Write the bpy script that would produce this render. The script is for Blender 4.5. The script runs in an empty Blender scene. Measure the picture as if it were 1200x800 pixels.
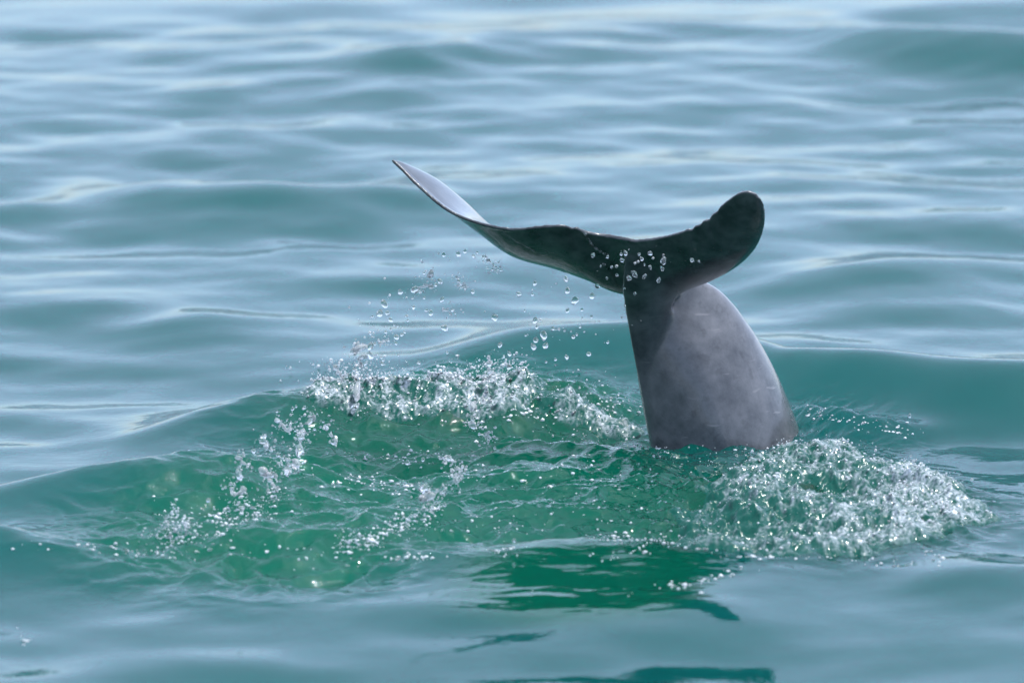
import bpy, bmesh, math, random
import numpy as np
from mathutils import Vector, Matrix

random.seed(7); rng = np.random.default_rng(11)
scene = bpy.context.scene
COL = scene.collection

# ---------------------------------------------------------------- camera
TH = math.radians(10.5)            # how far the lens looks down on the sea
DIST = 9.0                         # metres from the lens to the tail
MM = 0.0011                        # metres per photo pixel at that distance
RX = np.array([1.0, 0, 0]); UX = np.array([0, math.sin(TH), math.cos(TH)]); FX = np.array([0, math.cos(TH), -math.sin(TH)])
CAM = MM * ((600 - 850) * RX - (400 - 530) * UX) - DIST * FX
cam_data = bpy.data.cameras.new('camera'); cam = bpy.data.objects.new('camera', cam_data); COL.objects.link(cam)
cam.matrix_world = Matrix(((RX[0], UX[0], -FX[0], CAM[0]), (RX[1], UX[1], -FX[1], CAM[1]), (RX[2], UX[2], -FX[2], CAM[2]), (0, 0, 0, 1)))
cam_data.sensor_width = 36.0; cam_data.lens = 36.0 * DIST / (1200 * MM)
cam_data.clip_start = 0.1; cam_data.clip_end = 6000
cam_data.dof.use_dof = True; cam_data.dof.focus_distance = DIST + 0.02; cam_data.dof.aperture_fstop = 7.0
scene.camera = cam

# ---------------------------------------------------------------- light
SUN_EL, SUN_AZ = 67.0, 68.0        # azimuth clockwise from the viewing direction
w = bpy.data.worlds.new('World'); scene.world = w; w.use_nodes = True
nt = w.node_tree; bg = nt.nodes['Background']
sky = nt.nodes.new('ShaderNodeTexSky'); sky.sky_type = 'NISHITA'; sky.sun_disc = False
sky.sun_elevation = math.radians(SUN_EL); sky.sun_rotation = math.radians(SUN_AZ)
sky.air_density = 0.7; sky.dust_density = 1.2; sky.ozone_density = 8.0; sky.altitude = 0
veil = nt.nodes.new('ShaderNodeMix'); veil.data_type = 'RGBA'; veil.inputs[0].default_value = .38      # thin even high haze over the clear sky
veil.inputs[7].default_value = (4.6, 4.9, 5.2, 1); nt.links.new(sky.outputs[0], veil.inputs[6]); nt.links.new(veil.outputs[2], bg.inputs[0]); bg.inputs[1].default_value = 0.15
sd = bpy.data.lights.new('sun', 'SUN'); sd.energy = 2.0; sd.angle = math.radians(0.6); sd.color = (1.0, 0.98, 0.955)
so = bpy.data.objects.new('sun', sd); COL.objects.link(so)
el, az = math.radians(SUN_EL), math.radians(SUN_AZ)
tosun = Vector((math.sin(az) * math.cos(el), math.cos(az) * math.cos(el), math.sin(el)))
so.rotation_euler = tosun.to_track_quat('Z', 'Y').to_euler()
vs = scene.view_settings; vs.view_transform = 'Standard'; vs.look = 'None'; vs.gamma = 1.0; vs.exposure = 1.27; vs.use_curve_mapping = False
cy = scene.cycles
cy.use_denoising = True; cy.max_bounces = 10; cy.transmission_bounces = 8; cy.glossy_bounces = 5; cy.diffuse_bounces = 3; cy.transparent_max_bounces = 8
cy.caustics_reflective = False; cy.caustics_refractive = False; cy.sample_clamp_indirect = 6.0
cy.use_adaptive_sampling = True; cy.adaptive_threshold = 0.02

# ---------------------------------------------------------------- helpers
def pix(px, py, d=0.0):
    k = DIST + d
    return CAM + k * (FX + (px - 600) * MM / DIST * RX - (py - 400) * MM / DIST * UX)

def on_level(px, py, z):
    r = FX + (px - 600) * MM / DIST * RX - (py - 400) * MM / DIST * UX
    return CAM + r * ((z - CAM[2]) / r[2])

def mesh_object(name, verts, faces, mat=None, smooth=True):
    me = bpy.data.meshes.new(name)
    verts = np.asarray(verts, dtype=np.float32); faces = np.asarray(faces, dtype=np.int32)
    n = faces.shape[1]
    me.vertices.add(len(verts)); me.vertices.foreach_set('co', verts.ravel())
    me.loops.add(faces.size); me.loops.foreach_set('vertex_index', faces.ravel())
    me.polygons.add(len(faces)); me.polygons.foreach_set('loop_start', np.arange(0, faces.size, n, dtype=np.int32))
    me.update(calc_edges=True); me.validate()
    if smooth: me.polygons.foreach_set('use_smooth', np.ones(len(me.polygons), dtype=bool))
    o = bpy.data.objects.new(name, me); COL.objects.link(o)
    if mat: me.materials.append(mat)
    return o

def add_attr(me, name, values):
    a = me.attributes.new(name, 'FLOAT', 'POINT'); a.data.foreach_set('value', np.asarray(values, dtype=np.float32))

def tag(o, label=None, cat=None, group=None, kind=None):
    for k, v in (('label', label), ('category', cat), ('group', group), ('kind', kind)):
        if v: o[k] = v
    return o

def bake_modifiers(o):
    dg = bpy.context.evaluated_depsgraph_get()
    me = bpy.data.meshes.new_from_object(o.evaluated_get(dg))
    old = o.data; o.modifiers.clear(); o.data = me; me.name = o.name
    bpy.data.meshes.remove(old)
    me.polygons.foreach_set('use_smooth', np.ones(len(me.polygons), dtype=bool))
    return o

def remesh(o, voxel, smooth_iter=3, factor=0.5):
    m = o.modifiers.new('r', 'REMESH'); m.mode = 'VOXEL'; m.voxel_size = voxel; m.adaptivity = 0
    if smooth_iter:
        s = o.modifiers.new('s', 'SMOOTH'); s.factor = factor; s.iterations = smooth_iter
    return bake_modifiers(o)

def catmull(P, n):
    P = np.asarray(P, float); Q = np.vstack([2 * P[0] - P[1], P, 2 * P[-1] - P[-2]])
    t = np.linspace(0, len(P) - 1, n); i = np.minimum(t.astype(int), len(P) - 2); f = (t - i)[:, None]
    a, b, c, d = Q[i], Q[i + 1], Q[i + 2], Q[i + 3]
    return 0.5 * ((2 * b) + (-a + c) * f + (2 * a - 5 * b + 4 * c - d) * f ** 2 + (-a + 3 * b - 3 * c + d) * f ** 3)

# gradient noise on arrays
_perm = rng.permutation(512)
_ga = rng.random(512) * 2 * math.pi
def gnoise(x, y, seed=0):
    xi = np.floor(x).astype(int); yi = np.floor(y).astype(int); xf = x - xi; yf = y - yi
    u = xf ** 3 * (xf * (6 * xf - 15) + 10); v = yf ** 3 * (yf * (6 * yf - 15) + 10)
    def g(ix, iy, dx, dy):
        k = _ga[_perm[(_perm[(ix + seed * 17) & 511] + iy) & 511]]
        return np.cos(k) * dx + np.sin(k) * dy
    a = g(xi, yi, xf, yf); b = g(xi + 1, yi, xf - 1, yf); c = g(xi, yi + 1, xf, yf - 1); d = g(xi + 1, yi + 1, xf - 1, yf - 1)
    return (a + (b - a) * u) * (1 - v) + (c + (d - c) * u) * v

# soft masks drawn as polygons on the sea, held in a small raster of world x, y
MX0, MX1, MY0, MY1, MC = -1.3, 0.9, -1.3, 1.3, 0.006
def make_mask(polys, blur, z=0.015):
    nx = int((MX1 - MX0) / MC); ny = int((MY1 - MY0) / MC)
    X, Y = np.meshgrid(MX0 + (np.arange(nx) + .5) * MC, MY0 + (np.arange(ny) + .5) * MC)
    M = np.zeros((ny, nx))
    for poly, val in polys:
        P = np.array([on_level(a, b, z)[:2] for a, b in poly]); inside = np.zeros_like(M, bool)
        for (x1, y1), (x2, y2) in zip(P, np.roll(P, -1, 0)):
            if y1 == y2: continue
            c = ((Y > y1) != (Y > y2)) & (X < (x2 - x1) * (Y - y1) / (y2 - y1) + x1); inside ^= c
        M = np.maximum(M, inside * val)
    k = np.arange(-int(3 * blur / MC), int(3 * blur / MC) + 1); g = np.exp(-(k * MC / blur) ** 2 / 2); g /= g.sum()
    M = np.apply_along_axis(lambda r: np.convolve(r, g, 'same'), 1, M); M = np.apply_along_axis(lambda r: np.convolve(r, g, 'same'), 0, M)
    return M
def sample_mask(M, x, y):
    fx = np.clip((x - MX0) / MC - .5, 0, M.shape[1] - 1.001); fy = np.clip((y - MY0) / MC - .5, 0, M.shape[0] - 1.001)
    i = fx.astype(int); j = fy.astype(int); a = fx - i; b = fy - j
    return (M[j, i] * (1 - a) + M[j, i + 1] * a) * (1 - b) + (M[j + 1, i] * (1 - a) + M[j + 1, i + 1] * a) * b

# ---------------------------------------------------------------- the shape of the sea
# wind ripples: many small sine trains
WAVES = []
def trains(n, l0, l1, slope, spread, seed, mean=90.0):
    r = np.random.default_rng(seed)
    for k in range(n):
        L = l0 * (l1 / l0) ** r.random(); a = math.radians(mean + r.normal(0, spread)); kk = 2 * math.pi / L
        WAVES.append((kk * math.cos(a), kk * math.sin(a), r.random() * 6.283, slope / kk * (0.5 + r.random()), L))
trains(9, 0.9, 2.2, 0.011, 30, 3)
trains(18, 0.34, 0.9, 0.0125, 45, 5, 84)
trains(24, 0.15, 0.34, 0.0120, 46, 8, 96)
trains(18, 0.07, 0.15, 0.0055, 46, 9)

# swells and bulges seen in the picture: crest points as (photo x, photo y, height)
RIDGES = [
 ([(100,522,0),(180,492,.022),(260,466,.042),(320,450,.052),(380,444,.055),(460,446,.050),(540,442,.054),(600,438,.054),(660,448,.046),(720,456,.032),(790,470,0)], .13, .11),
 ([(430,452,0),(540,405,.026),(620,386,.048),(700,378,.056),(760,380,.056),(850,394,.056),(950,408,.066),(1050,420,.070),(1200,432,.066),(1400,445,.02)], .15, .15),
 ([(-120,592,0),(0,572,.024),(80,552,.040),(150,543,.046),(200,549,.038),(250,547,.038),(310,553,.022),(390,572,0)], .07, .09),
 ([(-160,622,.02),(0,626,.034),(50,632,.030),(120,650,.014),(220,668,0)], .07, .09),
 ([(400,700,0),(500,660,.012),(580,640,.021),(660,630,.0235),(720,630,.0235),(800,642,.021),(880,654,.012),(980,664,0)], .09, -.32),
 ([(420,738,0),(560,726,.005),(700,722,.008),(800,722,.008),(890,700,.006),(1010,660,0)], .12, -.34),
 ([(895,482,0),(940,474,.036),(1000,487,.034),(1050,502,.024),(1090,516,0)], .045, .045),
 ([(60,228,0),(150,215,.03),(260,211,.04),(340,220,.034),(430,226,.03),(540,242,0)], .14, .16),
 ([(850,334,0),(960,312,.024),(1040,303,.032),(1120,306,.026),(1260,312,0)], .14, .16),
 ([(930,42,0),(1000,29,.034),(1100,35,.045),(1260,48,.045)], .16, .18),
 ([(380,76,0),(480,56,.036),(590,62,0)], .12, .14),
 ([(170,112,0),(240,99,.026),(310,104,0)], .10, .12),
 ([(-80,250,.02),(20,235,.02),(110,244,0)], .12, .14),
 ([(120,385,0),(230,368,.02),(330,380,0)], .10, .14),
 ([(1010,690,0),(1100,668,.016),(1230,672,.016),(1350,690,0)], .10, .16),
]
_R = []
for pts, wb, wf in RIDGES:
    W = np.array([list(on_level(a, b, h)[:2]) + [h] for a, b, h in pts])
    xs = np.linspace(W[0, 0] - .25, W[-1, 0] + .25, 700)
    yc = np.interp(xs, W[:, 0], W[:, 1]); hc = np.interp(xs, W[:, 0], W[:, 2], left=W[0, 2] if W[0, 2] else 0, right=W[-1, 2])
    sg = 0.045 / (xs[1] - xs[0]); k = np.arange(-int(3 * sg), int(3 * sg) + 1); g = np.exp(-(k / sg) ** 2 / 2); g /= g.sum(); pad = len(k) // 2
    yc = np.convolve(np.pad(yc, pad, mode='edge'), g, 'valid'); hc = np.convolve(np.pad(hc, pad, mode='edge'), g, 'valid')
    _R.append((xs, yc, hc, wb, wf))

CHURN = make_mask([([(60,622),(180,575),(270,555),(330,470),(420,440),(560,430),(700,445),(770,470),(780,540),(860,560),(960,520),(1080,556),(1165,598),(1060,640),(860,648),(740,640),(640,632),(520,655),(400,680),(220,678),(100,655)], 1.0)], 0.06)
WILD = make_mask([([(860,525),(940,505),(1010,515),(1080,545),(1150,580),(1165,602),(1090,635),(980,645),(860,640),(770,636),(730,615),(780,570)], 1.0),
                  ([(350,445),(420,436),(560,425),(680,440),(750,460),(750,490),(560,470),(400,470)], 0.75),
                  ([(900,478),(950,470),(1040,492),(1085,520),(1000,512),(920,505)], 0.8)], 0.022)
CALM = make_mask([([(540,640),(640,628),(780,640),(850,655),(800,712),(640,722),(520,700)], 1.0)], 0.03)
MOUND = make_mask([([(900,545),(950,522),(1020,532),(1080,562),(1130,590),(1080,612),(980,612),(900,605),(840,590)], 1.0)], 0.035)

def water_h(x, y, cell=None):
    x = np.asarray(x, float); y = np.asarray(y, float); h = np.zeros(np.broadcast(x, y).shape)
    calm = sample_mask(CALM, x, y)
    for kx, ky, ph, a, L in WAVES:
        amp = a if cell is None else a * np.exp(-(2.2 * cell / L) ** 2)
        h += amp * np.sin(kx * x + ky * y + ph)
    h *= 1 - 0.90 * calm
    wob = 0.02 * gnoise(x * 5, y * 5, 3)
    for xs, yc, hc, wb, wf in _R:
        c = np.interp(x, xs, yc) + wob; A = np.interp(x, xs, hc, left=0, right=0); t = y - c
        if wf > 0: f = np.exp(-(np.abs(t) / wf) ** 1.8)
        else:                                   # an even slope down towards the boat
            q = 1 - (np.sqrt(t * t + .0012) - .0346) / -wf; f = .5 * (q + np.sqrt(q * q + .004)) / 1.001
        h += A * np.where(t > 0, np.exp(-(t / wb) ** 2), f)
    ch = sample_mask(CHURN, x, y); wd = sample_mask(WILD, x, y)
    inr = (np.abs(x + .2) < 1.0) & (np.abs(y) < 1.25)
    k = ch * inr * (1 - .95 * calm)
    wx = x + .02 * gnoise(x * 12, y * 12, 21); wy = y + .03 * gnoise(x * 12, y * 12, 22)
    t1 = gnoise(wx * 11, wy * 13, 1); t2 = gnoise(wx * 24, wy * 27, 2); t3 = gnoise(wx * 55, wy * 60, 4); t4 = gnoise(wx * 110, wy * 115, 6)
    t0 = gnoise(wx * 3.6, wy * 6.0, 12)
    t0 = t0 * np.clip((np.interp(x, _R[0][0], _R[0][1]) - .07 - y) / .12, 0, 1)
    h += calm * .0009 * gnoise(wx * 20, wy * 36, 14) * inr
    h += k * (0.030 * t0 + 0.024 * (0.35 - np.abs(t1)) + 0.0085 * (0.3 - np.abs(t2)) + .011 * gnoise(wx * 21, wy * 25, 41) + 0.0022 * (.25 - np.abs(t3)) + .0028 * t3 + .0017 * t4)
    h += wd * inr * (0.008 * (0.3 - np.abs(t2)) + 0.0055 * (0.3 - np.abs(t3)) + 0.0012 * t4)
    h += 0.013 * sample_mask(MOUND, x, y)
    # the water climbs a little up the body and is drawn down beside it
    r2 = ((x - 0.0) / .12) ** 2 + ((y - .03) / .12) ** 2
    h += np.exp(-r2) * (-.006 + .016 * gnoise(x * 26, y * 22, 31) + .006 * gnoise(x * 60, y * 50, 32))
    return h

def to_surface(px, py, clear=0.0):
    """where the line of sight through a photo point comes within CLEAR of the sea"""
    ds = np.arange(-1.6, 4.0, 0.004); r = FX + (px - 600) * MM / DIST * RX - (py - 400) * MM / DIST * UX
    P = CAM + (DIST + ds)[:, None] * r
    g = P[:, 2] - water_h(P[:, 0], P[:, 1]) - clear
    i = int(np.argmax(g < 0)); return P[i]

def to_surface_many(px, py, clear):
    px = np.asarray(px, float); py = np.asarray(py, float)
    R = FX + (px - 600)[:, None] * MM / DIST * RX - (py - 400)[:, None] * MM / DIST * UX
    done = np.zeros(len(px), bool); out = np.zeros((len(px), 3))
    for d in np.arange(-1.3, 1.6, 0.008):
        idx = np.where(~done)[0]
        if not len(idx): break
        P = CAM + (DIST + d) * R[idx]; hit = P[:, 2] < water_h(P[:, 0], P[:, 1]) + clear[idx]
        out[idx[hit]] = P[hit]; done[idx[hit]] = True
    return out[done], done

# ---------------------------------------------------------------- materials
def new_mat(name):
    m = bpy.data.materials.new(name); m.use_nodes = True; t = m.node_tree
    for n in list(t.nodes): t.nodes.remove(n)
    out = t.nodes.new('ShaderNodeOutputMaterial')
    def N(kind, **kw):
        n = t.nodes.new('ShaderNode' + kind)
        for k, v in kw.items(): setattr(n, k, v)
        return n
    return m, t, out, N

def sea_material(name='turbid_green_sea', deep=True):
    m, t, out, N = new_mat(name); L = t.links.new
    geo = N('NewGeometry'); tc = N('TexCoord')
    n1 = N('TexNoise'); n1.inputs['Scale'].default_value = 42; n1.inputs['Detail'].default_value = 3; n1.inputs['Roughness'].default_value = .55; L(tc.outputs['Object'], n1.inputs['Vector'])
    b1 = N('Bump'); b1.inputs['Strength'].default_value = 0.25; b1.inputs['Distance'].default_value = 0.0016; L(n1.outputs['Fac'], b1.inputs['Height'])
    n0 = N('TexNoise'); n0.inputs['Scale'].default_value = 190; n0.inputs['Detail'].default_value = 2; L(tc.outputs['Object'], n0.inputs['Vector'])
    at = N('Attribute', attribute_name='aerated'); b0 = b1; b1 = N('Bump'); L(at.outputs['Fac'], b1.inputs['Strength']); b1.inputs['Distance'].default_value = 0.0011; L(n0.outputs['Fac'], b1.inputs['Height']); L(b0.outputs[0], b1.inputs['Normal'])
    fr = N('Fresnel'); fr.inputs['IOR'].default_value = 1.333; L(b1.outputs[0], fr.inputs['Normal'])
    # light coming back out of the turbid water body hardly depends on how the surface is tilted
    up = N('CombineXYZ'); up.inputs[2].default_value = 1.0
    nm = N('Mix', data_type='VECTOR'); nm.inputs[0].default_value = 0.3; L(up.outputs[0], nm.inputs[4]); L(geo.outputs['Normal'], nm.inputs[5])
    nn = N('VectorMath', operation='NORMALIZE'); L(nm.outputs[1], nn.inputs[0])
    big = N('TexNoise'); big.inputs['Scale'].default_value = 2.2; big.inputs['Detail'].default_value = 3; L(tc.outputs['Object'], big.inputs['Vector'])
    c0 = N('Mix', data_type='RGBA'); L(big.outputs['Fac'], c0.inputs[0]); c0.inputs[6].default_value = (0.0013, 0.053, 0.050, 1); c0.inputs[7].default_value = (0.0017, 0.064, 0.060, 1)
    c1 = N('Mix', data_type='RGBA'); ti = N('Attribute', attribute_name='tint'); L(ti.outputs['Fac'], c1.inputs[0]); L(c0.outputs[2], c1.inputs[6]); c1.inputs[7].default_value = (0.0007, 0.060, 0.036, 1)
    if not deep: ss = N('BsdfDiffuse'); L(c1.outputs[2], ss.inputs['Color']); L(nn.outputs[0], ss.inputs['Normal'])
    else: ss = N('SubsurfaceScattering', falloff='BURLEY'); L(c1.outputs[2], ss.inputs['Color']); ss.inputs['Scale'].default_value = 1.2; ss.inputs['Radius'].default_value = (.35, 1.0, .8); L(nn.outputs[0], ss.inputs['Normal'])
    # a film of air bubbles where the water is churned white
    wt = N('Attribute', attribute_name='white'); n2 = N('TexNoise'); n2.inputs['Scale'].default_value = 240; n2.inputs['Detail'].default_value = 3; L(tc.outputs['Object'], n2.inputs['Vector'])
    ad = N('Math', operation='MULTIPLY_ADD'); L(n2.outputs['Fac'], ad.inputs[0]); ad.inputs[1].default_value = 2.4; ad.inputs[2].default_value = -.75
    sm = N('Math', operation='MULTIPLY', use_clamp=True); L(wt.outputs['Fac'], sm.inputs[0]); L(ad.outputs[0], sm.inputs[1])
    df = N('BsdfDiffuse'); df.inputs['Color'].default_value = (.60, .64, .68, 1); L(b1.outputs[0], df.inputs['Normal'])
    bd = N('MixShader'); L(sm.outputs[0], bd.inputs[0]); L(ss.outputs[0], bd.inputs[1]); L(df.outputs[0], bd.inputs[2])
    rg = N('Attribute', attribute_name='rough'); rm = N('Math', operation='MULTIPLY_ADD'); L(rg.outputs['Fac'], rm.inputs[0]); rm.inputs[1].default_value = .085; rm.inputs[2].default_value = .02
    gl = N('BsdfGlossy'); L(rm.outputs[0], gl.inputs['Roughness']); L(b1.outputs[0], gl.inputs['Normal'])
    mx = N('MixShader'); L(fr.outputs[0], mx.inputs[0]); L(bd.outputs[0], mx.inputs[1]); L(gl.outputs[0], mx.inputs[2]); L(mx.outputs[0], out.inputs['Surface'])
    return m

def skin_material():
    m, t, out, N = new_mat('wet_grey_skin'); L = t.links.new
    tc = N('TexCoord'); at = N('Attribute', attribute_name='shade_tone')
    n1 = N('TexNoise'); n1.inputs['Scale'].default_value = 22; n1.inputs['Detail'].default_value = 9; n1.inputs['Roughness'].default_value = .68; L(tc.outputs['Object'], n1.inputs['Vector'])
    r1 = N('ValToRGB'); r1.color_ramp.elements[0].position = .33; r1.color_ramp.elements[1].position = .68
    r1.color_ramp.elements[0].color = (0.060, 0.064, 0.072, 1); r1.color_ramp.elements[1].color = (0.150, 0.152, 0.164, 1); L(n1.outputs['Fac'], r1.inputs['Fac'])
    # old tooth scratches: stretched thin marks
    mp = N('Mapping'); mp.inputs['Scale'].default_value = (26, 26, 150); mp.inputs['Rotation'].default_value = (.3, .9, .5); L(tc.outputs['Object'], mp.inputs['Vector'])
    n2 = N('TexNoise'); n2.inputs['Scale'].default_value = 1.0; n2.inputs['Detail'].default_value = 2; L(mp.outputs[0], n2.inputs['Vector'])
    r2 = N('ValToRGB'); r2.color_ramp.elements[0].position = .66; r2.color_ramp.elements[1].position = .80; L(n2.outputs['Fac'], r2.inputs['Fac'])
    c1 = N('Mix', data_type='RGBA'); L(r2.outputs[0], c1.inputs[0]); L(r1.outputs[0], c1.inputs[6]); c1.inputs[7].default_value = (0.22, 0.215, 0.225, 1)
    # dark specks
    n3 = N('TexNoise'); n3.inputs['Scale'].default_value = 60; n3.inputs['Detail'].default_value = 3; L(tc.outputs['Object'], n3.inputs['Vector'])
    r3 = N('ValToRGB'); r3.color_ramp.elements[0].position = .30; r3.color_ramp.elements[1].position = .40; r3.color_ramp.elements[0].color = (.45, .45, .45, 1); r3.color_ramp.elements[1].color = (1, 1, 1, 1); L(n3.outputs['Fac'], r3.inputs['Fac'])
    c2 = N('Mix', data_type='RGBA', blend_type='MULTIPLY'); c2.inputs[0].default_value = .42; L(c1.outputs[2], c2.inputs[6]); L(r3.outputs[0], c2.inputs[7])
    # dark tone of the fluke's underside, deepened with painted shade, also on the keel
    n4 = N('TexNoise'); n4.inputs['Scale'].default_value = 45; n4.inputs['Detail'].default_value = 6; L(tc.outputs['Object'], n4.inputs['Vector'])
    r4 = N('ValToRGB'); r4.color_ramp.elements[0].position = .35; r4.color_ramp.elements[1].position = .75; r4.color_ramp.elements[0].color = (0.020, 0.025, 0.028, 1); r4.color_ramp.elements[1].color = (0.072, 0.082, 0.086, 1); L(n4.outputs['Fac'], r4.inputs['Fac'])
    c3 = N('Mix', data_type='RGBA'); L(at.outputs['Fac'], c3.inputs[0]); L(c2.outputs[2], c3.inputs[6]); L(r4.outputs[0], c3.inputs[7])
    bp = N('Bump'); bp.inputs['Strength'].default_value = .5; bp.inputs['Distance'].default_value = .0016; L(n1.outputs['Fac'], bp.inputs['Height'])
    p = N('BsdfPrincipled'); L(c3.outputs[2], p.inputs['Base Color']); p.inputs['Roughness'].default_value = .26; p.inputs['IOR'].default_value = 1.4
    p.inputs['Coat Weight'].default_value = .7; p.inputs['Coat Roughness'].default_value = .09; p.inputs['Coat IOR'].default_value = 1.33
    L(bp.outputs[0], p.inputs['Normal']); L(p.outputs[0], out.inputs['Surface'])
    return m

def clear_water(name, white):
    m, t, out, N = new_mat(name); L = t.links.new
    tc = N('TexCoord'); n1 = N('TexNoise'); n1.inputs['Scale'].default_value = 160; n1.inputs['Detail'].default_value = 3; L(tc.outputs['Object'], n1.inputs['Vector'])
    r1 = N('ValToRGB'); r1.color_ramp.elements[0].position = .38; r1.color_ramp.elements[1].position = .66; L(n1.outputs['Fac'], r1.inputs['Fac'])
    mu = N('Math', operation='MULTIPLY'); L(r1.outputs[0], mu.inputs[0]); mu.inputs[1].default_value = white; mu.use_clamp = True  # white mixed in for trapped air and as painted sparkle
    gl = N('BsdfGlass'); gl.inputs['IOR'].default_value = 1.333; gl.inputs['Roughness'].default_value = .03
    d0 = N('BsdfPrincipled'); d0.inputs['Base Color'].default_value = (.86, .88, .90, 1); d0.inputs['Roughness'].default_value = .10; d0.inputs['IOR'].default_value = 1.33
    tr = N('BsdfTranslucent'); tr.inputs['Color'].default_value = (.86, .88, .90, 1)
    df = N('MixShader'); df.inputs[0].default_value = .28; L(d0.outputs[0], df.inputs[1]); L(tr.outputs[0], df.inputs[2])
    mx = N('MixShader'); L(mu.outputs[0], mx.inputs[0]); L(gl.outputs[0], mx.inputs[1]); L(df.outputs[0], mx.inputs[2]); L(mx.outputs[0], out.inputs['Surface'])
    return m

M_SEA = sea_material(); M_CHURN = sea_material('churned_green_sea', False); M_SKIN = skin_material()
M_DROP = clear_water('clear_water_drop', .28); M_BEAD = clear_water('bubble_water', 2.2); M_STRAND = clear_water('flung_water', .75)

# ---------------------------------------------------------------- the sea sheet
def axis(segs, lo_far, hi_far, grow=1.16):
    v = []
    for a, b, st in segs: v += list(np.arange(a, b, st))
    v.append(segs[-1][1])
    st = segs[0][2]; x = v[0]; left = []
    while x > lo_far: st *= grow; x -= st; left.append(x)
    st = segs[-1][2]; x = v[-1]; right = []
    while x < hi_far: st *= grow; x += st; right.append(x)
    return np.array(left[::-1] + v + right)
ax = axis([(-1.35, -.96, .008), (-.96, .42, .0026), (.42, .85, .008)], -3000, 3000)
ay = axis([(-2.0, -1.0, .012), (-1.0, .62, .0034), (.62, 3.9, .009)], -40, 4500)
X, Y = np.meshgrid(ax, ay)
cx = np.gradient(ax); cyy = np.gradient(ay); CELL = np.maximum(cx[None, :], cyy[:, None])
Z = water_h(X, Y, CELL)
nx, ny = len(ax), len(ay)
idx = np.arange(nx * ny).reshape(ny, nx)
F4 = np.stack([idx[:-1, :-1], idx[:-1, 1:], idx[1:, 1:], idx[1:, :-1]], -1).reshape(-1, 4)
sea = mesh_object('sea_water', np.stack([X, Y, Z], -1).reshape(-1, 3), F4, M_SEA)
add_attr(sea.data, 'aerated', np.clip(sample_mask(CHURN, X, Y) * (np.abs(X + .2) < 1.05) * (np.abs(Y) < 1.25), 0, 1).ravel())
add_attr(sea.data, 'tint', np.clip(np.maximum(sample_mask(CHURN, X, Y), 1.15 * sample_mask(CALM, X, Y)) * (np.abs(X + .2) < 1.05) * (np.abs(Y) < 1.25), 0, 1).ravel())  # green of the churn, also painted where the fluke's reflection falls, to deepen it
tag(sea, 'calm turbid green sea with low rippling swells and a churned patch', 'sea', kind='structure')

# ---------------------------------------------------------------- the dolphin
LEAD = [(459,187,-.05),(480,195,-.02),(512,211,.01),(544,237,.02),(573,266,.02),(608,296,.015),(656,313,.01),(696,328,0),(726,343,.012),(760,346,.03),(792,343,.012),(814,335,-.02),(836,326,-.045),(856,316,-.075),(875,302,-.11),(889,284,-.15),(896,262,-.19),(895,243,-.22),(889,231,-.235)]
TRAIL = [(458,187,-.05),(470,198,-.055),(492,220,-.07),(524,246,-.09),(560,261,-.105),(600,268,-.12),(640,265,-.13),(668,265,-.13),(688,272,-.12),(712,276,-.115),(748,281,-.13),(784,276,-.15),(810,267,-.175),(832,254,-.195),(850,237,-.215),(864,227,-.23),(876,224,-.235),(885,227,-.235),(888,231,-.235)]
THICK = [.004,.007,.010,.013,.016,.019,.022,.026,.032,.036,.032,.026,.022,.019,.016,.013,.010,.008,.004]
CAMB = [0,0,0,.002,.005,.008,.006,.002,-.006,-.004,.002,.004,.006,.007,.007,.006,.004,.002,0]
def fluke_mesh():
    n, k = 220, 34
    Lp = catmull([pix(*p) for p in LEAD], n); Tp = catmull([pix(*p) for p in TRAIL], n)
    th = np.interp(np.linspace(0, 18, n), range(19), THICK); cb = catmull(np.array(CAMB)[:, None], n)[:, 0]
    # a worn trailing edge: small nicks
    r = np.random.default_rng(4)
    nick = np.zeros(n)
    for c, a, wd in [(86,.006,2.0),(146,.006,1.2),(151,.004,1),(157,.0055,1.2),(163,.002,1),(60,.002,1.2),(120,.003,1.5)]:
        nick += a * np.exp(-((np.arange(n) - c) / wd) ** 2)
    nick += .0012 * np.convolve(r.standard_normal(n), [.25, .5, .25], 'same') * (np.arange(n) > 30) * .4
    ch = Tp - Lp; ln = np.linalg.norm(ch, axis=1, keepdims=True) + 1e-6
    Tp = Tp - ch / ln * np.minimum(nick[:, None], ln * .3); ch = Tp - Lp
    mid = (Lp + Tp) / 2; span = np.gradient(mid, axis=0)
    N = np.cross(span, ch); N /= np.linalg.norm(N, axis=1, keepdims=True) + 1e-9
    for _ in range(3): N = np.vstack([N[:1], (N[:-2] + 2 * N[1:-1] + N[2:]) / 4, N[-1:]])
    v = (1 - np.cos(np.linspace(0, math.pi, k))) / 2
    prof = 1.9 * np.sqrt(v) * (1 - v) ** .8 + .04; prof = np.minimum(prof / prof.max(), 1)
    edge = np.where(v > .9, np.maximum(prof, .16), np.maximum(prof, .12))
    cam_ = np.sin(v * math.pi)
    verts = []; 
    half = np.maximum(th[:, None] * edge[None, :] / 2, .0021)
    C = Lp[:, None] + ch[:, None] * v[None, :, None] + (N[:, None] * (cb[:, None] * cam_[None, :])[..., None])
    A = C + N[:, None] * half[..., None]; B = C - N[:, None] * half[..., None]
    loop = np.concatenate([A, B[:, ::-1]], 1)            # n x 2k rings
    m = 2 * k; V = loop.reshape(-1, 3); F = []
    i = np.arange(n - 1)[:, None] * m; j = np.arange(m)[None, :]; jn = (j + 1) % m
    F = np.stack([i + j, i + jn, i + m + jn, i + m + j], -1).reshape(-1, 4)
    caps = [(0, list(range(m))), ((n - 1) * m, list(range(m))[::-1])]
    return V, F, [[b + q for q in ring] for b, ring in caps]
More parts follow.
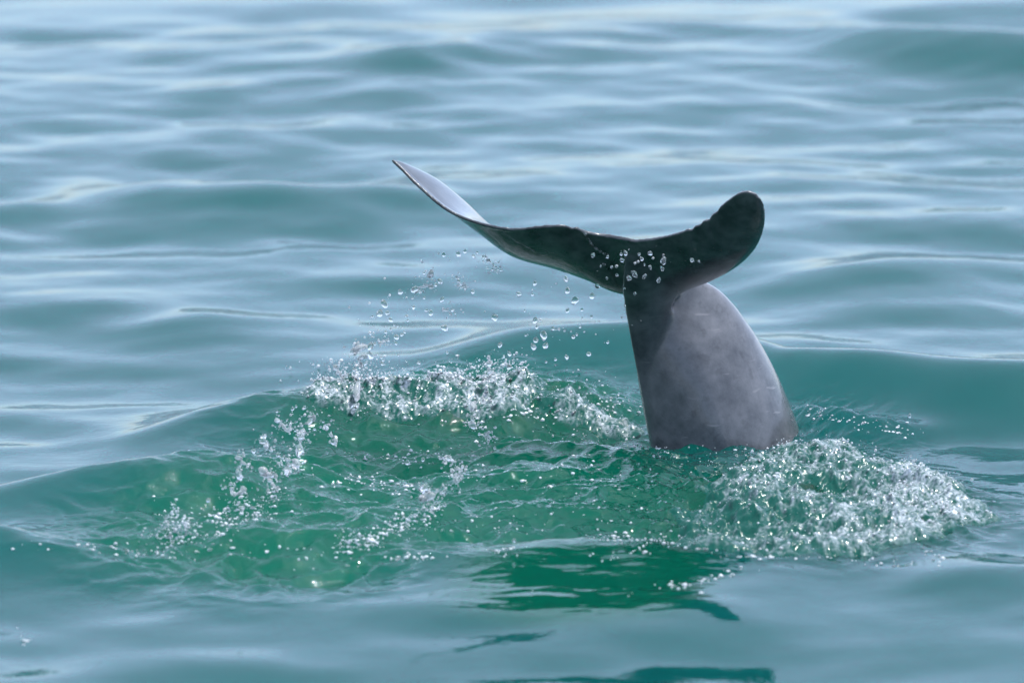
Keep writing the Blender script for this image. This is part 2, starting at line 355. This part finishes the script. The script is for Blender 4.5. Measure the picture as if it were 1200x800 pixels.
# body stations: photo y, left x, right x, middle depth, roundness
PED = [(300,752,775,.01,.55),(318,748,803,.02,.55),(331,745,822,.03,.55),(345,742,843,.042,.56),(362,739,859,.050,.60),(378,738,871,.056,.66),(405,742,889,.064,.74),(439,748,907,.074,.82),(468,753,920,.082,.86),(504,760,934,.091,.9),(545,768,947,.100,.9),(600,782,966,.115,.8),(680,806,990,.15,.84),(790,842,1022,.21,.86),(900,880,1050,.28,.86),(985,915,1060,.35,.86)]
# the narrow keel that runs up the front of the tail stock into the fluke
KEEL = [(282,738,760,-.10,.5),(300,733,776,-.09,.5),(318,730,794,-.068,.5),(332,728,800,-.050,.5),(346,728,796,-.032,.55),(365,731,789,-.010,.6),(390,737,784,.010,.65),(420,744,782,.026,.65),(455,751,780,.040,.65),(490,758,780,.056,.6)]
def body_mesh(st):
    n, k = 150, 72
    S = catmull(np.array(st, float), n); rings = []
    for py, xl, xr, d, b in S:
        a = (xr - xl) / 2; cxp = (xl + xr) / 2; q = np.linspace(0, 2 * math.pi, k, endpoint=False)
        ca, sa = np.cos(q), np.sin(q)
        x = cxp + a * ca; am = a * MM
        keel = 1 - .30 * np.clip(-ca, 0, 1) ** 1.3        # narrower towards the keel on the left
        dd = d + .30 * am * ca + b * am * sa * keel
        pyy = py - .10 * (x - cxp)                          # rings lean with the body
        rings.append([pix(xx, yy, z) for xx, yy, z in zip(x, pyy, dd)])
    V = np.array(rings).reshape(-1, 3)
    i = np.arange(n - 1)[:, None] * k; j = np.arange(k)[None, :]; jn = (j + 1) % k
    F = np.stack([i + j, i + jn, i + k + jn, i + k + j], -1).reshape(-1, 4)
    return V, F, [list(range(k)), [(n - 1) * k + q for q in range(k)][::-1]]
def closed(name, V, F, caps):
    bm = bmesh.new(); vs_ = [bm.verts.new(v) for v in V]
    for f in F: bm.faces.new([vs_[i] for i in f])
    for c in caps: bm.faces.new([vs_[i] for i in c])
    bmesh.ops.recalc_face_normals(bm, faces=bm.faces)
    return bm
V1, F1, C1 = fluke_mesh(); V2, F2, C2 = body_mesh(PED); V3, F3, C3 = body_mesh(KEEL)
bm = closed('a', np.vstack([V1, V2, V3]), np.vstack([F1, F2 + len(V1), F3 + len(V1) + len(V2)]).tolist(), C1 + [[i + len(V1) for i in c] for c in C2] + [[i + len(V1) + len(V2) for i in c] for c in C3])
me = bpy.data.meshes.new('dolphin'); bm.to_mesh(me); bm.free()
dolphin = bpy.data.objects.new('dolphin', me); COL.objects.link(dolphin)
remesh(dolphin, 0.0018, 2)
def smooth_join(o, iters):
    """melt the crease where the fluke grows out of the body"""
    me = o.data; n = len(me.vertices); co = np.empty(n * 3); me.vertices.foreach_get('co', co); co = co.reshape(-1, 3)
    ed = np.empty(len(me.edges) * 2, dtype=np.int32); me.edges.foreach_get('vertices', ed); ed = ed.reshape(-1, 2)
    deg = np.bincount(ed.ravel(), minlength=n)[:, None]
    c = pix(765, 338, 0.0); wgt = np.exp(-((np.linalg.norm((co - c) * np.array([1, .8, 1.0]), axis=1)) / .062) ** 4)[:, None]
    for _ in range(iters):
        s = np.zeros_like(co)
        for a in range(3): s[:, a] = np.bincount(ed[:, 0], co[ed[:, 1], a], n) + np.bincount(ed[:, 1], co[ed[:, 0], a], n)
        co += wgt * .5 * (s / deg - co)
    me.vertices.foreach_set('co', co.ravel()); me.update()
smooth_join(dolphin, 110)
me = dolphin.data; n = len(me.vertices)
co = np.empty(n * 3); me.vertices.foreach_get('co', co); co = co.reshape(-1, 3)
no = np.empty(n * 3); me.vertices.foreach_get('normal', no); no = no.reshape(-1, 3)
rel = co - CAM; dep = rel @ FX; ppx = 600 + (rel @ RX) / dep * DIST / MM; ppy = 400 - (rel @ UX) / dep * DIST / MM
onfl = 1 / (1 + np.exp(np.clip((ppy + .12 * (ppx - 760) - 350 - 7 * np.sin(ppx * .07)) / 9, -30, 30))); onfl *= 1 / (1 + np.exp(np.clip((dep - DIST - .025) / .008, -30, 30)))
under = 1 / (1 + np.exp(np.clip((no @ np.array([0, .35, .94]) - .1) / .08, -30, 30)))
keel_shade = .8 * np.exp(-(np.clip(ppx - 735 - (ppy - 345) * .18, 0, 999) / 38) ** 2) * np.exp(-np.clip(ppy - 340, 0, 999) / 130)  # shade down the left of the stock, painted as darker skin
add_attr(me, 'shade_tone', np.clip(np.maximum(onfl * under, keel_shade), 0, 1))  # underside of the fluke and keel strip: shade put into the skin colour
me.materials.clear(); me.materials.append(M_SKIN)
DOLME = me; DOLCO = co
tag(dolphin, 'grey dolphin diving with only its raised tail stock and fluke above water', 'dolphin')

# ---------------------------------------------------------------- water thrown about
_ico = None
def ico(sub):
    b = bmesh.new(); bmesh.ops.create_icosphere(b, subdivisions=sub, radius=1.0)
    V = np.array([v.co[:] for v in b.verts]); F = np.array([[v.index for v in f.verts] for f in b.faces]); b.free(); return V, F
I1, I2, I3 = ico(1), ico(2), ico(3)
def balls(P, R, base, squash=None, jitter=.12, seed=0):
    r = np.random.default_rng(seed); V0, F0 = base; n = len(P)
    V = V0[None] * (1 + jitter * r.standard_normal((n, len(V0), 1)))
    S = np.ones((n, 1, 3)) if squash is None else squash[:, None, :]
    V = np.asarray(P)[:, None] + V * np.asarray(R)[:, None, None] * S
    F = F0[None] + (np.arange(n) * len(V0))[:, None, None]
    return V.reshape(-1, 3), F.reshape(-1, 3)

def pts_in_poly(poly, n, seed):
    r = np.random.default_rng(seed); P = np.array(poly, float); lo, hi = P.min(0), P.max(0); out = []
    while len(out) < n:
        q = lo + r.random(2) * (hi - lo); ins = False
        for (x1, y1), (x2, y2) in zip(P, np.roll(P, -1, 0)):
            if (y1 > q[1]) != (y2 > q[1]) and q[0] < (x2 - x1) * (q[1] - y1) / (y2 - y1) + x1: ins = not ins
        if ins: out.append(q)
    return np.array(out)

def churned(name, poly, blur, label, seed, big=1.0, fine=1.0, white=1.0, dx=.0012, dy=.0019, wcut=.0, wfun=None, z=.02):
    """a heap of churned, air-filled water: a lumpy sheet whose rim dives under the sea"""
    M = make_mask([(poly, 1.0)], blur, z)
    P = np.array([on_level(a, b, z)[:2] for a, b in poly]); lo = P.min(0) - 2 * blur; hi = P.max(0) + 2 * blur
    xs = np.arange(lo[0], hi[0], dx); ys = np.arange(lo[1], hi[1], dy); X, Y = np.meshgrid(xs, ys)
    e = sample_mask(M, X, Y); rag = e + .40 * gnoise(X * 24, Y * 16, seed) + .26 * gnoise(X * 60, Y * 45, seed + 1)
    env = np.clip((rag - .12) / .85, 0, 1); env = env * env * (3 - 2 * env)
    wx = X + .012 * gnoise(X * 22, Y * 20, seed + 2) + .003 * gnoise(X * 80, Y * 70, seed + 3); wy = Y + .018 * gnoise(X * 22, Y * 20, seed + 4) + .004 * gnoise(X * 80, Y * 70, seed + 5)
    n1 = gnoise(wx * 15, wy * 13, seed + 6); n2 = gnoise(wx * 42, wy * 32, seed + 7); n3 = gnoise(wx * 95, wy * 75, seed + 8); n4 = gnoise(wx * 200, wy * 150, seed + 9)
    H = .016 * big * (.40 - np.abs(n1)) + .009 * big * (.30 - np.abs(n2)) + fine * (.0060 * (.25 - np.abs(n3)) + .0030 * (.25 - np.abs(n4)) + .0007 * gnoise(wx * 380, wy * 280, seed + 11))
    Z = water_h(X, Y) + env * np.maximum(H, -.002) + .001 * env - (1 - env) * .006
    wh = (2.0 * (.30 - np.abs(n1)) + 1.4 * (.27 - np.abs(n2)) + 1.1 * n3 + .8 * n4 - wcut) * white
    if wfun is not None: wh = wh + wfun(X, Y)
    wh = np.clip(wh, .03, 1) * np.clip(env * 1.6 - .5, 0, 1)
    ny_, nx_ = X.shape; idx = np.arange(nx_ * ny_).reshape(ny_, nx_)
    keep = (env[:-1, :-1] + env[1:, 1:] + env[:-1, 1:] + env[1:, :-1]) > .02
    F = np.stack([idx[:-1, :-1], idx[:-1, 1:], idx[1:, 1:], idx[1:, :-1]], -1)[keep]
    used = np.unique(F); mp = np.zeros(nx_ * ny_, dtype=int); mp[used] = np.arange(len(used))
    V = np.stack([X, Y, Z], -1).reshape(-1, 3)[used]; F = mp[F]; wv = wh.ravel()[used]
    o = mesh_object(name, V, F, M_CHURN); add_attr(o.data, 'white', wv); add_attr(o.data, 'rough', env.ravel()[used]); add_attr(o.data, 'aerated', np.full(len(V), .45)); add_attr(o.data, 'tint', np.full(len(V), .6))
    tag(o, label, 'foam', kind='stuff'); return V, wv, env.ravel()[used]
def ride(V, wgt, n, seed, rmin=.0008, rmax=.0034, hop=.010, p=3.2):
    """bubbles and drops riding on a heap, crowded where WGT is high"""
    r = np.random.default_rng(seed); c = r.choice(len(V), n, p=wgt / wgt.sum()); R = rmin + (rmax - rmin) * r.random(n) ** p
    return V[c] + np.array([0, 0, 1.0]) * (R * .35 + hop * r.random(n) ** 7)[:, None], R
BP, BR = [], []
tipx = on_level(1090, 585, .02)[0]
V_, w_, e_ = churned('splash_foam', [(790,640),(800,600),(845,560),(890,530),(950,512),(1010,522),(1060,546),(1110,558),(1145,577),(1162,598),(1120,614),(1060,632),(980,644),(880,646)], .024,
        'glassy churned water and white foam heaped beside the dolphin where its body enters the water', 31, 1.5, .85, .75, wcut=.12, wfun=lambda X, Y: .45 * gnoise(X * 7 + Y * 3, Y * 5, 77) + .4 * np.exp(-((X - tipx) / .11) ** 2) - .25 / (1 + np.exp(np.clip((X - on_level(890, 590, 0)[0]) / .03, -30, 30))))
for q in (ride(V_, np.clip(e_ - .2, 0, 1) * (.02 + np.clip(w_ - .03, 0, 1) ** 1.5), 1700, 1, rmin=.0004, rmax=.0019, p=3.6), ride(V_, np.clip(e_ - .1, 0, 1), 600, 2, rmin=.0004, rmax=.0016)): BP.append(q[0]); BR.append(q[1])
V_, w_, e_ = churned('crest_foam', [(338,448),(380,437),(460,438),(540,433),(575,425),(620,432),(670,442),(755,455),(755,465),(690,459),(620,454),(560,458),(460,458),(380,455)], .018,
        'white foam running along the crest of the splash wave beside the tail', 41, 1.2, 1.1, 1.1, wcut=-.02, z=.055)
crest_w = np.exp(-((V_[:, 1] - np.interp(V_[:, 0], _R[0][0], _R[0][1]) - .01) / .03) ** 2) * (.35 + np.exp(-((V_[:, 0] - on_level(565, 440, .05)[0]) / .07) ** 2) + .8 * np.exp(-((V_[:, 0] - on_level(415, 440, .05)[0]) / .05) ** 2))
for q in (ride(V_, np.clip(e_ - .2, 0, 1) * (.05 + w_) * (.06 + crest_w), 1500, 3, hop=.03, rmin=.0004, rmax=.0024, p=3.4), ride(V_, np.clip(e_ - .1, 0, 1), 500, 4, rmin=.0004, rmax=.0016)): BP.append(q[0]); BR.append(q[1])
# bursts where flung water falls back: drops fanning up from the surface
def burst(px, py, n, wpx, up, seed):
    r = np.random.default_rng(seed); g = r.standard_normal((n, 2)) * np.array([wpx, wpx * .35]); c = np.clip(up * r.random(n) ** 1.8 * np.exp(-(g[:, 0] / wpx / 1.3) ** 2), 0, 1)
    P, dn = to_surface_many(px + g[:, 0], py + g[:, 1], np.full(n, .0006)); P[:, 2] += c[dn]
    BP.append(P); BR.append(.0004 + .0017 * r.random(len(P)) ** 3)
burst(206, 628, 340, 13, .040, 1); burst(206, 634, 120, 22, .012, 2); burst(285, 600, 240, 22, .022, 3); burst(415, 640, 170, 16, .018, 4); burst(478, 618, 170, 22, .016, 5); burst(575, 452, 260, 24, .034, 6); burst(420, 452, 240, 28, .034, 7); burst(640, 460, 150, 40, .014, 8); burst(505, 600, 90, 10, .02, 9); burst(340, 555, 120, 16, .03, 10); burst(850, 536, 120, 40, .006, 11); burst(775, 530, 40, 10, .006, 12); burst(915, 524, 90, 14, .010, 13)

# loose small bubbles and beads on the churned water, glints painted as white
r = np.random.default_rng(77); B = []
for a, b, n_, sx, sy in [((90,640),(230,650),90,30,7),((250,610),(330,580),240,16,12),((0,640),(50,640),16,20,5),((400,560),(480,575),150,36,10),((450,653),(505,653),70,20,3),((575,643),(600,648),34,12,4),((500,520),(560,560),80,40,12),
        ((580,482),(740,478),560,46,12),((600,560),(740,560),110,60,25),((540,620),(720,600),80,60,14),((720,628),(900,642),200,40,6),((940,482),(1070,508),240,14,6),((300,640),(420,660),90,50,10),((400,648),(440,628),150,12,7),((440,628),(515,595),190,8,6),
        ((650,500),(760,520),70,40,10),((860,650),(1080,662),60,40,3),((200,600),(270,640),150,26,12),((420,530),(500,545),60,30,8),((1085,645),(1105,660),12,6,5),((620,690),(800,700),8,40,10),((700,655),(760,645),20,20,4),((20,735),(34,752),10,5,6),((370,470),(560,480),240,44,14),((560,470),(560,500),120,10,10),((780,690),(880,665),40,14,4)]:
    u = r.random(n_)[:, None]; B.append(np.array(a) * (1 - u) + np.array(b) * u + r.standard_normal((n_, 2)) * np.array([sx, sy]) * .6)
B = np.vstack(B); P, dn = to_surface_many(B[:, 0], B[:, 1], np.full(len(B), .0008)); R = .0008 + .0021 * r.random(len(P)) ** 2.6
BP.append(P); BR.append(R); BP = np.vstack(BP); BR = np.concatenate(BR)
V, F = balls(BP, BR, I1, np.stack([.6 + 1.0 * r.random(len(BP)), .6 + 1.0 * r.random(len(BP)), .5 + .7 * r.random(len(BP))], 1), .16, 5)
tag(mesh_object('bubble_beads', V, F, M_BEAD), 'tiny bubbles and beads with painted white glitter on the churned green water', 'bubbles', kind='stuff')

# drops one can pick out
def drop_mesh(seed):
    r = np.random.default_rng(seed); V, F = I3; V = V.copy()
    a = r.standard_normal((4, 3)); ph = r.random(4) * 6
    k = sum(.07 * np.sin(V @ (a[i] * 1.6) + ph[i]) for i in range(4)); V *= (1 + k)[:, None]
    V[:, 2] *= 1.0 + .35 * r.random(); V[:, 2] += .25 * r.random() * np.abs(V[:, 2])
    me = mesh_object('water_droplet', V, F, M_DROP); d = me.data; bpy.data.objects.remove(me); return d
DM = [drop_mesh(100 + i) for i in range(9)]
def drops(items, label, group, depth, size=1.0):
    for i, (px, py, rp) in enumerate(items):
        o = bpy.data.objects.new('water_droplet', DM[(i * 5 + int(px)) % 9]); COL.objects.link(o)
        if depth is None: p = to_surface(px, py, random.uniform(.010, .03))
        elif isinstance(depth, tuple): p = pix(px, py, random.uniform(*depth))
        else: p = pix(px, py, depth(px, py))
        o.location = p; k = rp * MM * size * random.uniform(.8, 1.15); o.scale = (k, k, k * random.uniform(.95, 1.3)); o.rotation_euler = (random.uniform(-.5, .5), random.uniform(-.6, .6), random.uniform(0, 6))
        tag(o, label, 'droplet', group)
drops([(520,299,2.5),(537,298,2.8),(545,295,2),(555,300,2),(559,296,2),(516,330,3),(511,334,2),(554,342,2.4),(518,351,2.5),(500,364,2.2),(505,367,3),(485,360,1.6),(497,349,1.3),(469,342,3.2),(485,360,1.4),(504,321,2.6)],
      'clear droplet of the loose spray below the pale upturned fluke tip', 'droplets below the pale fluke tip', (-.04, .08))
drops([(450,356,3.3),(445,367,3.8),(454,367,2.3),(458,375,3.1),(452,389,2.3),(452,383,1.4),(466,382,1.5),(458,386,1.7),(465,395,3.2),(471,392,2.5),(474,389,1.6),(439,403,1.9),(464,402,1.8),(447,419,1.7),(449,422,1.7),(448,426,1.7),(491,425,2.4),(521,384,3.8),(524,413,1.4),(415,433,2),(434,391,1.4),(476,370,1.4),(467,416,1.3)],
      'clear droplet in the rising spray above the foamy wave crest', 'droplets above the foam crest', (0, .1))
drops([(608,345,3),(627,332,2.5),(624,345,1.8),(615,364,1.5),(627,376,3.3),(580,372,3.3),(663,327,2.8),(665,341,3.3),(674,352,3.6),(694,347,2.7),(700,335,3.3),(665,364,2),(682,363,1.7),(693,371,1.5),(702,377,1.3),(629,383,2.1),(648,385,2.8),(637,393,3.3),(628,399,2.9),(625,406,2.7),(639,405,2.9),(616,393,1.5),(672,395,2.4),(676,392,1.8),(712,401,2),(690,415,2.5),(664,418,1.9),(651,421,1.9),(640,424,1.5),(586,404,2.9),(597,414,1.9)],
      'clear droplet falling below the dark leading edge of the pale-tipped fluke', 'droplets falling under the pale-tipped fluke', (-.06, .05))
FD = lambda px, py: -.20 if px > 690 else -.17
drops([(695,299,2.8),(712,301,2),(729,305,3.1),(728,298,2),(733,297,2.4),(752,303,2.7),(749,298,1.5),(762,297,2.8),(777,306,3.7),(776,315,2.8),(762,313,2),(755,310,1.5),(742,319,2),(772,328,2.8),(811,305,2.4),(819,306,1.5),(717,313,1.7),(704,312,1.5),(723,322,1.7),(755,324,3.2),(744,322,2.9),(737,326,2.7),(711,326,1.4),(744,344,2.2),(732,338,1.5),(732,358,1.6),(729,372,1.5)],
      'bright droplet hanging in front of the dark fluke and tail stock', 'droplets in front of the dark fluke', lambda px, py: -.27 if px > 800 else -.2, .86)
drops([(343,479,2.3),(357,477,2),(496,538,2.2),(477,542,2),(309,511,2.4),(318,527,2.4),(297,528,2.8),(326,533,2.4),(244,586,2.4),(521,591,2.8),(392,516,4.2),(347,476,1.6),(381,470,1.8),(602,633,2.2),(594,428,2),(371,580,1.6),(429,597,1.8),(1066,487,2)],
      'stray droplet just above the churned green water', 'droplets low over the churned water', None)

from mathutils.bvhtree import BVHTree
bvh = BVHTree.FromPolygons([tuple(c) for c in DOLCO], [tuple(p.vertices) for p in DOLME.polygons])
def trickle(path, rad, label, seed):
    """a thin run of water clinging to the skin"""
    r = np.random.default_rng(seed); Q = catmull(np.array(path, float), 40); pts = []; rr = []
    for i, (px, py) in enumerate(Q):
        d = Vector(pix(px, py) - CAM).normalized(); hit = bvh.ray_cast(Vector(CAM), d)
        if hit[0] is None: continue
        pts.append(np.array(hit[0] - d * rad * .25)); rr.append(rad * (.55 + .6 * r.random()))
    V, F = balls(np.array(pts), np.array(rr), I2, None, 0, seed); o = mesh_object('water_trickle', V, F, M_DROP); remesh(o, .0007, 4); o.data.materials.clear(); o.data.materials.append(M_DROP)
    tag(o, label, 'water trickle', 'trickles of water on the fluke')
trickle([(683,270),(688,278),(694,287),(702,294),(712,299)], .0022, 'curved trickle of water running down the fold at the fluke notch', 61)
trickle([(707,309),(714,318),(719,327),(723,336)], .0018, 'thin trickle of water running down to the root of the pale-tipped fluke', 62)
trickle([(590,272),(600,280),(612,287),(626,294)], .0014, 'fine slanting trickle on the underside of the pale-tipped fluke', 63)

# ropes and lumps of flung water, each one connected piece
SAT = []
WM = []
for d_ in DM:
    d2 = d_.copy(); d2.materials.clear(); d2.materials.append(M_STRAND); WM.append(d2)
def strand(path, label, rad, clear=None, depth=.04, seed=0):
    """a broken rope of flung water: uneven drops strung along PATH, many of them touching"""
    r = np.random.default_rng(seed)
    W = np.array([pix(a, b, depth) for a, b in path] if clear is None else [to_surface(a, b, clear) for a, b in path])
    seg = np.linalg.norm(np.diff(W, axis=0) * np.array([1, .3, 1]), axis=1); T = np.concatenate([[0], np.cumsum(seg)]); u = 0.0; i = 0
    while u <= T[-1] and i < 9:
        c = np.array([np.interp(u, T, W[:, a]) for a in range(3)]); c2 = np.array([np.interp(u + .004, T, W[:, a]) for a in range(3)])
        k = rad * MM * (.5 + 1.05 * r.random() ** 1.7); long = 1.0 + 1.1 * r.random() ** 2
        o = bpy.data.objects.new('water_droplet', (WM if r.random() < .7 else DM)[int(r.integers(9))]); COL.objects.link(o)
        o.location = c + r.standard_normal(3) * rad * MM * np.array([.35, .3, .35])
        dv = Vector(c2 - c) + Vector(r.standard_normal(3) * .0015); o.rotation_euler = dv.to_track_quat('Z', 'Y').to_euler() if dv.length > 1e-6 else (0, 0, 0)
        o.scale = (k * (.75 + .4 * r.random()), k * (.75 + .4 * r.random()), k * long)
        tag(o, 'drop in the ' + label, 'droplet', label)
        for _ in range(7): SAT.append(c + r.standard_normal(3) * .006)
        u += k * long * (1.15 + .9 * r.random()); i += 1
strand([(418,404),(416,412),(424,407),(433,404),(434,418),(425,419),(420,425),(424,432),(427,440)], 'looped rope of water rising from the foamy wave crest', 3.0, None, .10, 1)
strand([(443,402),(450,400),(457,399)], 'short bead of water beside the looped rope over the crest', 2.2, None, .10, 2)
strand([(392,427),(395,433),(400,440),(402,448)], 'thin stalk of water with round head standing on the foam crest', 1.9, None, .12, 3)
strand([(488,339),(495,336),(505,335)], 'flat lump of spray under the pale fluke tip', 2.8, None, .02, 4)
strand([(504,320),(505,327)], 'upright drop of spray under the pale fluke tip', 2.6, None, .02, 5)
strand([(536,326),(540,332),(545,338)], 'slanting white streak of spray under the pale fluke tip', 1.9, None, .02, 6)
strand([(569,301),(575,307),(581,313),(584,316)], 'thin slanting thread of water just under the pale-tipped fluke', 1.5, None, -.01, 7)
strand([(524,362),(530,367),(533,363)], 'large wobbling drop in the loose spray beside the tail', 3.2, None, .02, 8)
strand([(324,493),(333,500),(340,504),(347,511)], 'slanting rope of water over the smooth bulge beside the churn', 2.7, .035, 0, 9)
strand([(353,512),(355,505),(363,508),(369,512)], 'hooked rope of water next to the slanting rope', 2.6, .035, 0, 10)
strand([(364,484),(368,488),(361,496)], 'crooked lump of water under the outer end of the crest foam', 2.6, .03, 0, 11)
strand([(379,498),(386,506),(392,515),(393,518)], 'streak of water ending in a fat drop', 2.5, .035, 0, 12)
strand([(349,530),(348,538),(340,548),(334,552),(324,556),(314,556),(306,550)], 'branching white splash at the end of the churn farthest from the tail', 4.4, .03, 0, 13)
strand([(309,512),(306,517),(314,523),(318,528)], 'short knotted rope of water above the branching splash', 2.6, .04, 0, 14)
strand([(279,537),(286,541),(293,545)], 'small slanting lump of water beyond the branching splash', 2.4, .03, 0, 15)
strand([(276,552),(281,561),(269,570),(276,580),(288,573),(300,566)], 'zigzag rope of water below the branching splash', 3.2, .02, 0, 16)
strand([(318,562),(320,571),(325,577)], 'hanging drip of water under the branching splash', 2.4, .02, 0, 17)
strand([(519,541),(521,534),(527,538),(533,546),(540,552),(542,540),(540,530),(546,534),(543,545)], 'ragged white clump of flung water over the middle of the churn', 3.6, .04, 0, 18)
strand([(529,551),(532,558),(538,564)], 'drip of water under the ragged white clump', 2.8, .03, 0, 19)
strand([(522,571),(517,577),(515,583)], 'thin crooked drip between two white clumps', 2.2, .03, 0, 20)
strand([(497,571),(494,580),(499,584),(506,581),(505,587)], 'round white clump of flung water over the lower churn', 4.2, .03, 0, 21)
strand([(555,472),(556,482),(553,492),(557,502)], 'upright spout of water below the tallest crest foam', 2.9, .03, 0, 22)
strand([(571,508),(573,514),(571,523)], 'thin upright spike of water between churn and crest', 1.8, .02, 0, 23)
strand([(573,419),(574,427),(571,436)], 'spike of foam standing on the highest point of the crest', 3.0, None, .18, 24)
strand([(597,426),(597,434)], 'tall drip next to the crest spike', 2.4, None, .14, 25)
strand([(412,482),(416,476),(420,466),(419,456)], 'drooping lump of water hanging off the front of the crest foam', 3.6, .02, 0, 26)

# fine spray too small to tell apart
S = []
for a, b, n_, sx, sy in [((520,300),(430,400),60,26,14),((620,350),(700,400),34,36,26),((430,400),(400,440),34,14,10),((560,425),(620,430),22,30,6),((360,430),(480,430),30,30,6),((300,540),(350,520),44,20,16),((530,560),(500,590),24,10,10),((340,490),(400,500),26,24,12),((720,300),(770,320),18,24,12),((960,505),(1120,560),46,20,6)]:
    u = r.random(n_)[:, None]; S.append(np.array(a) * (1 - u) + np.array(b) * u + r.standard_normal((n_, 2)) * np.array([sx, sy]) * .7)
S = np.vstack(S); SP = []
for q in S:
    if q[1] < 425: SP.append(pix(q[0], q[1], -.16 if (q[0] > 690) else r.uniform(-.05, .12)))
    else: SP.append(to_surface(q[0], q[1], r.uniform(.006, .035)))
SP = np.vstack([SP, SAT]); V, F = balls(SP, .0005 + .0019 * r.random(len(SP)) ** 2.8, I1, None, .1, 9)
tag(mesh_object('fine_spray', V, F, M_STRAND), 'fine mist of tiny drops hanging around the splash', 'spray', kind='stuff')
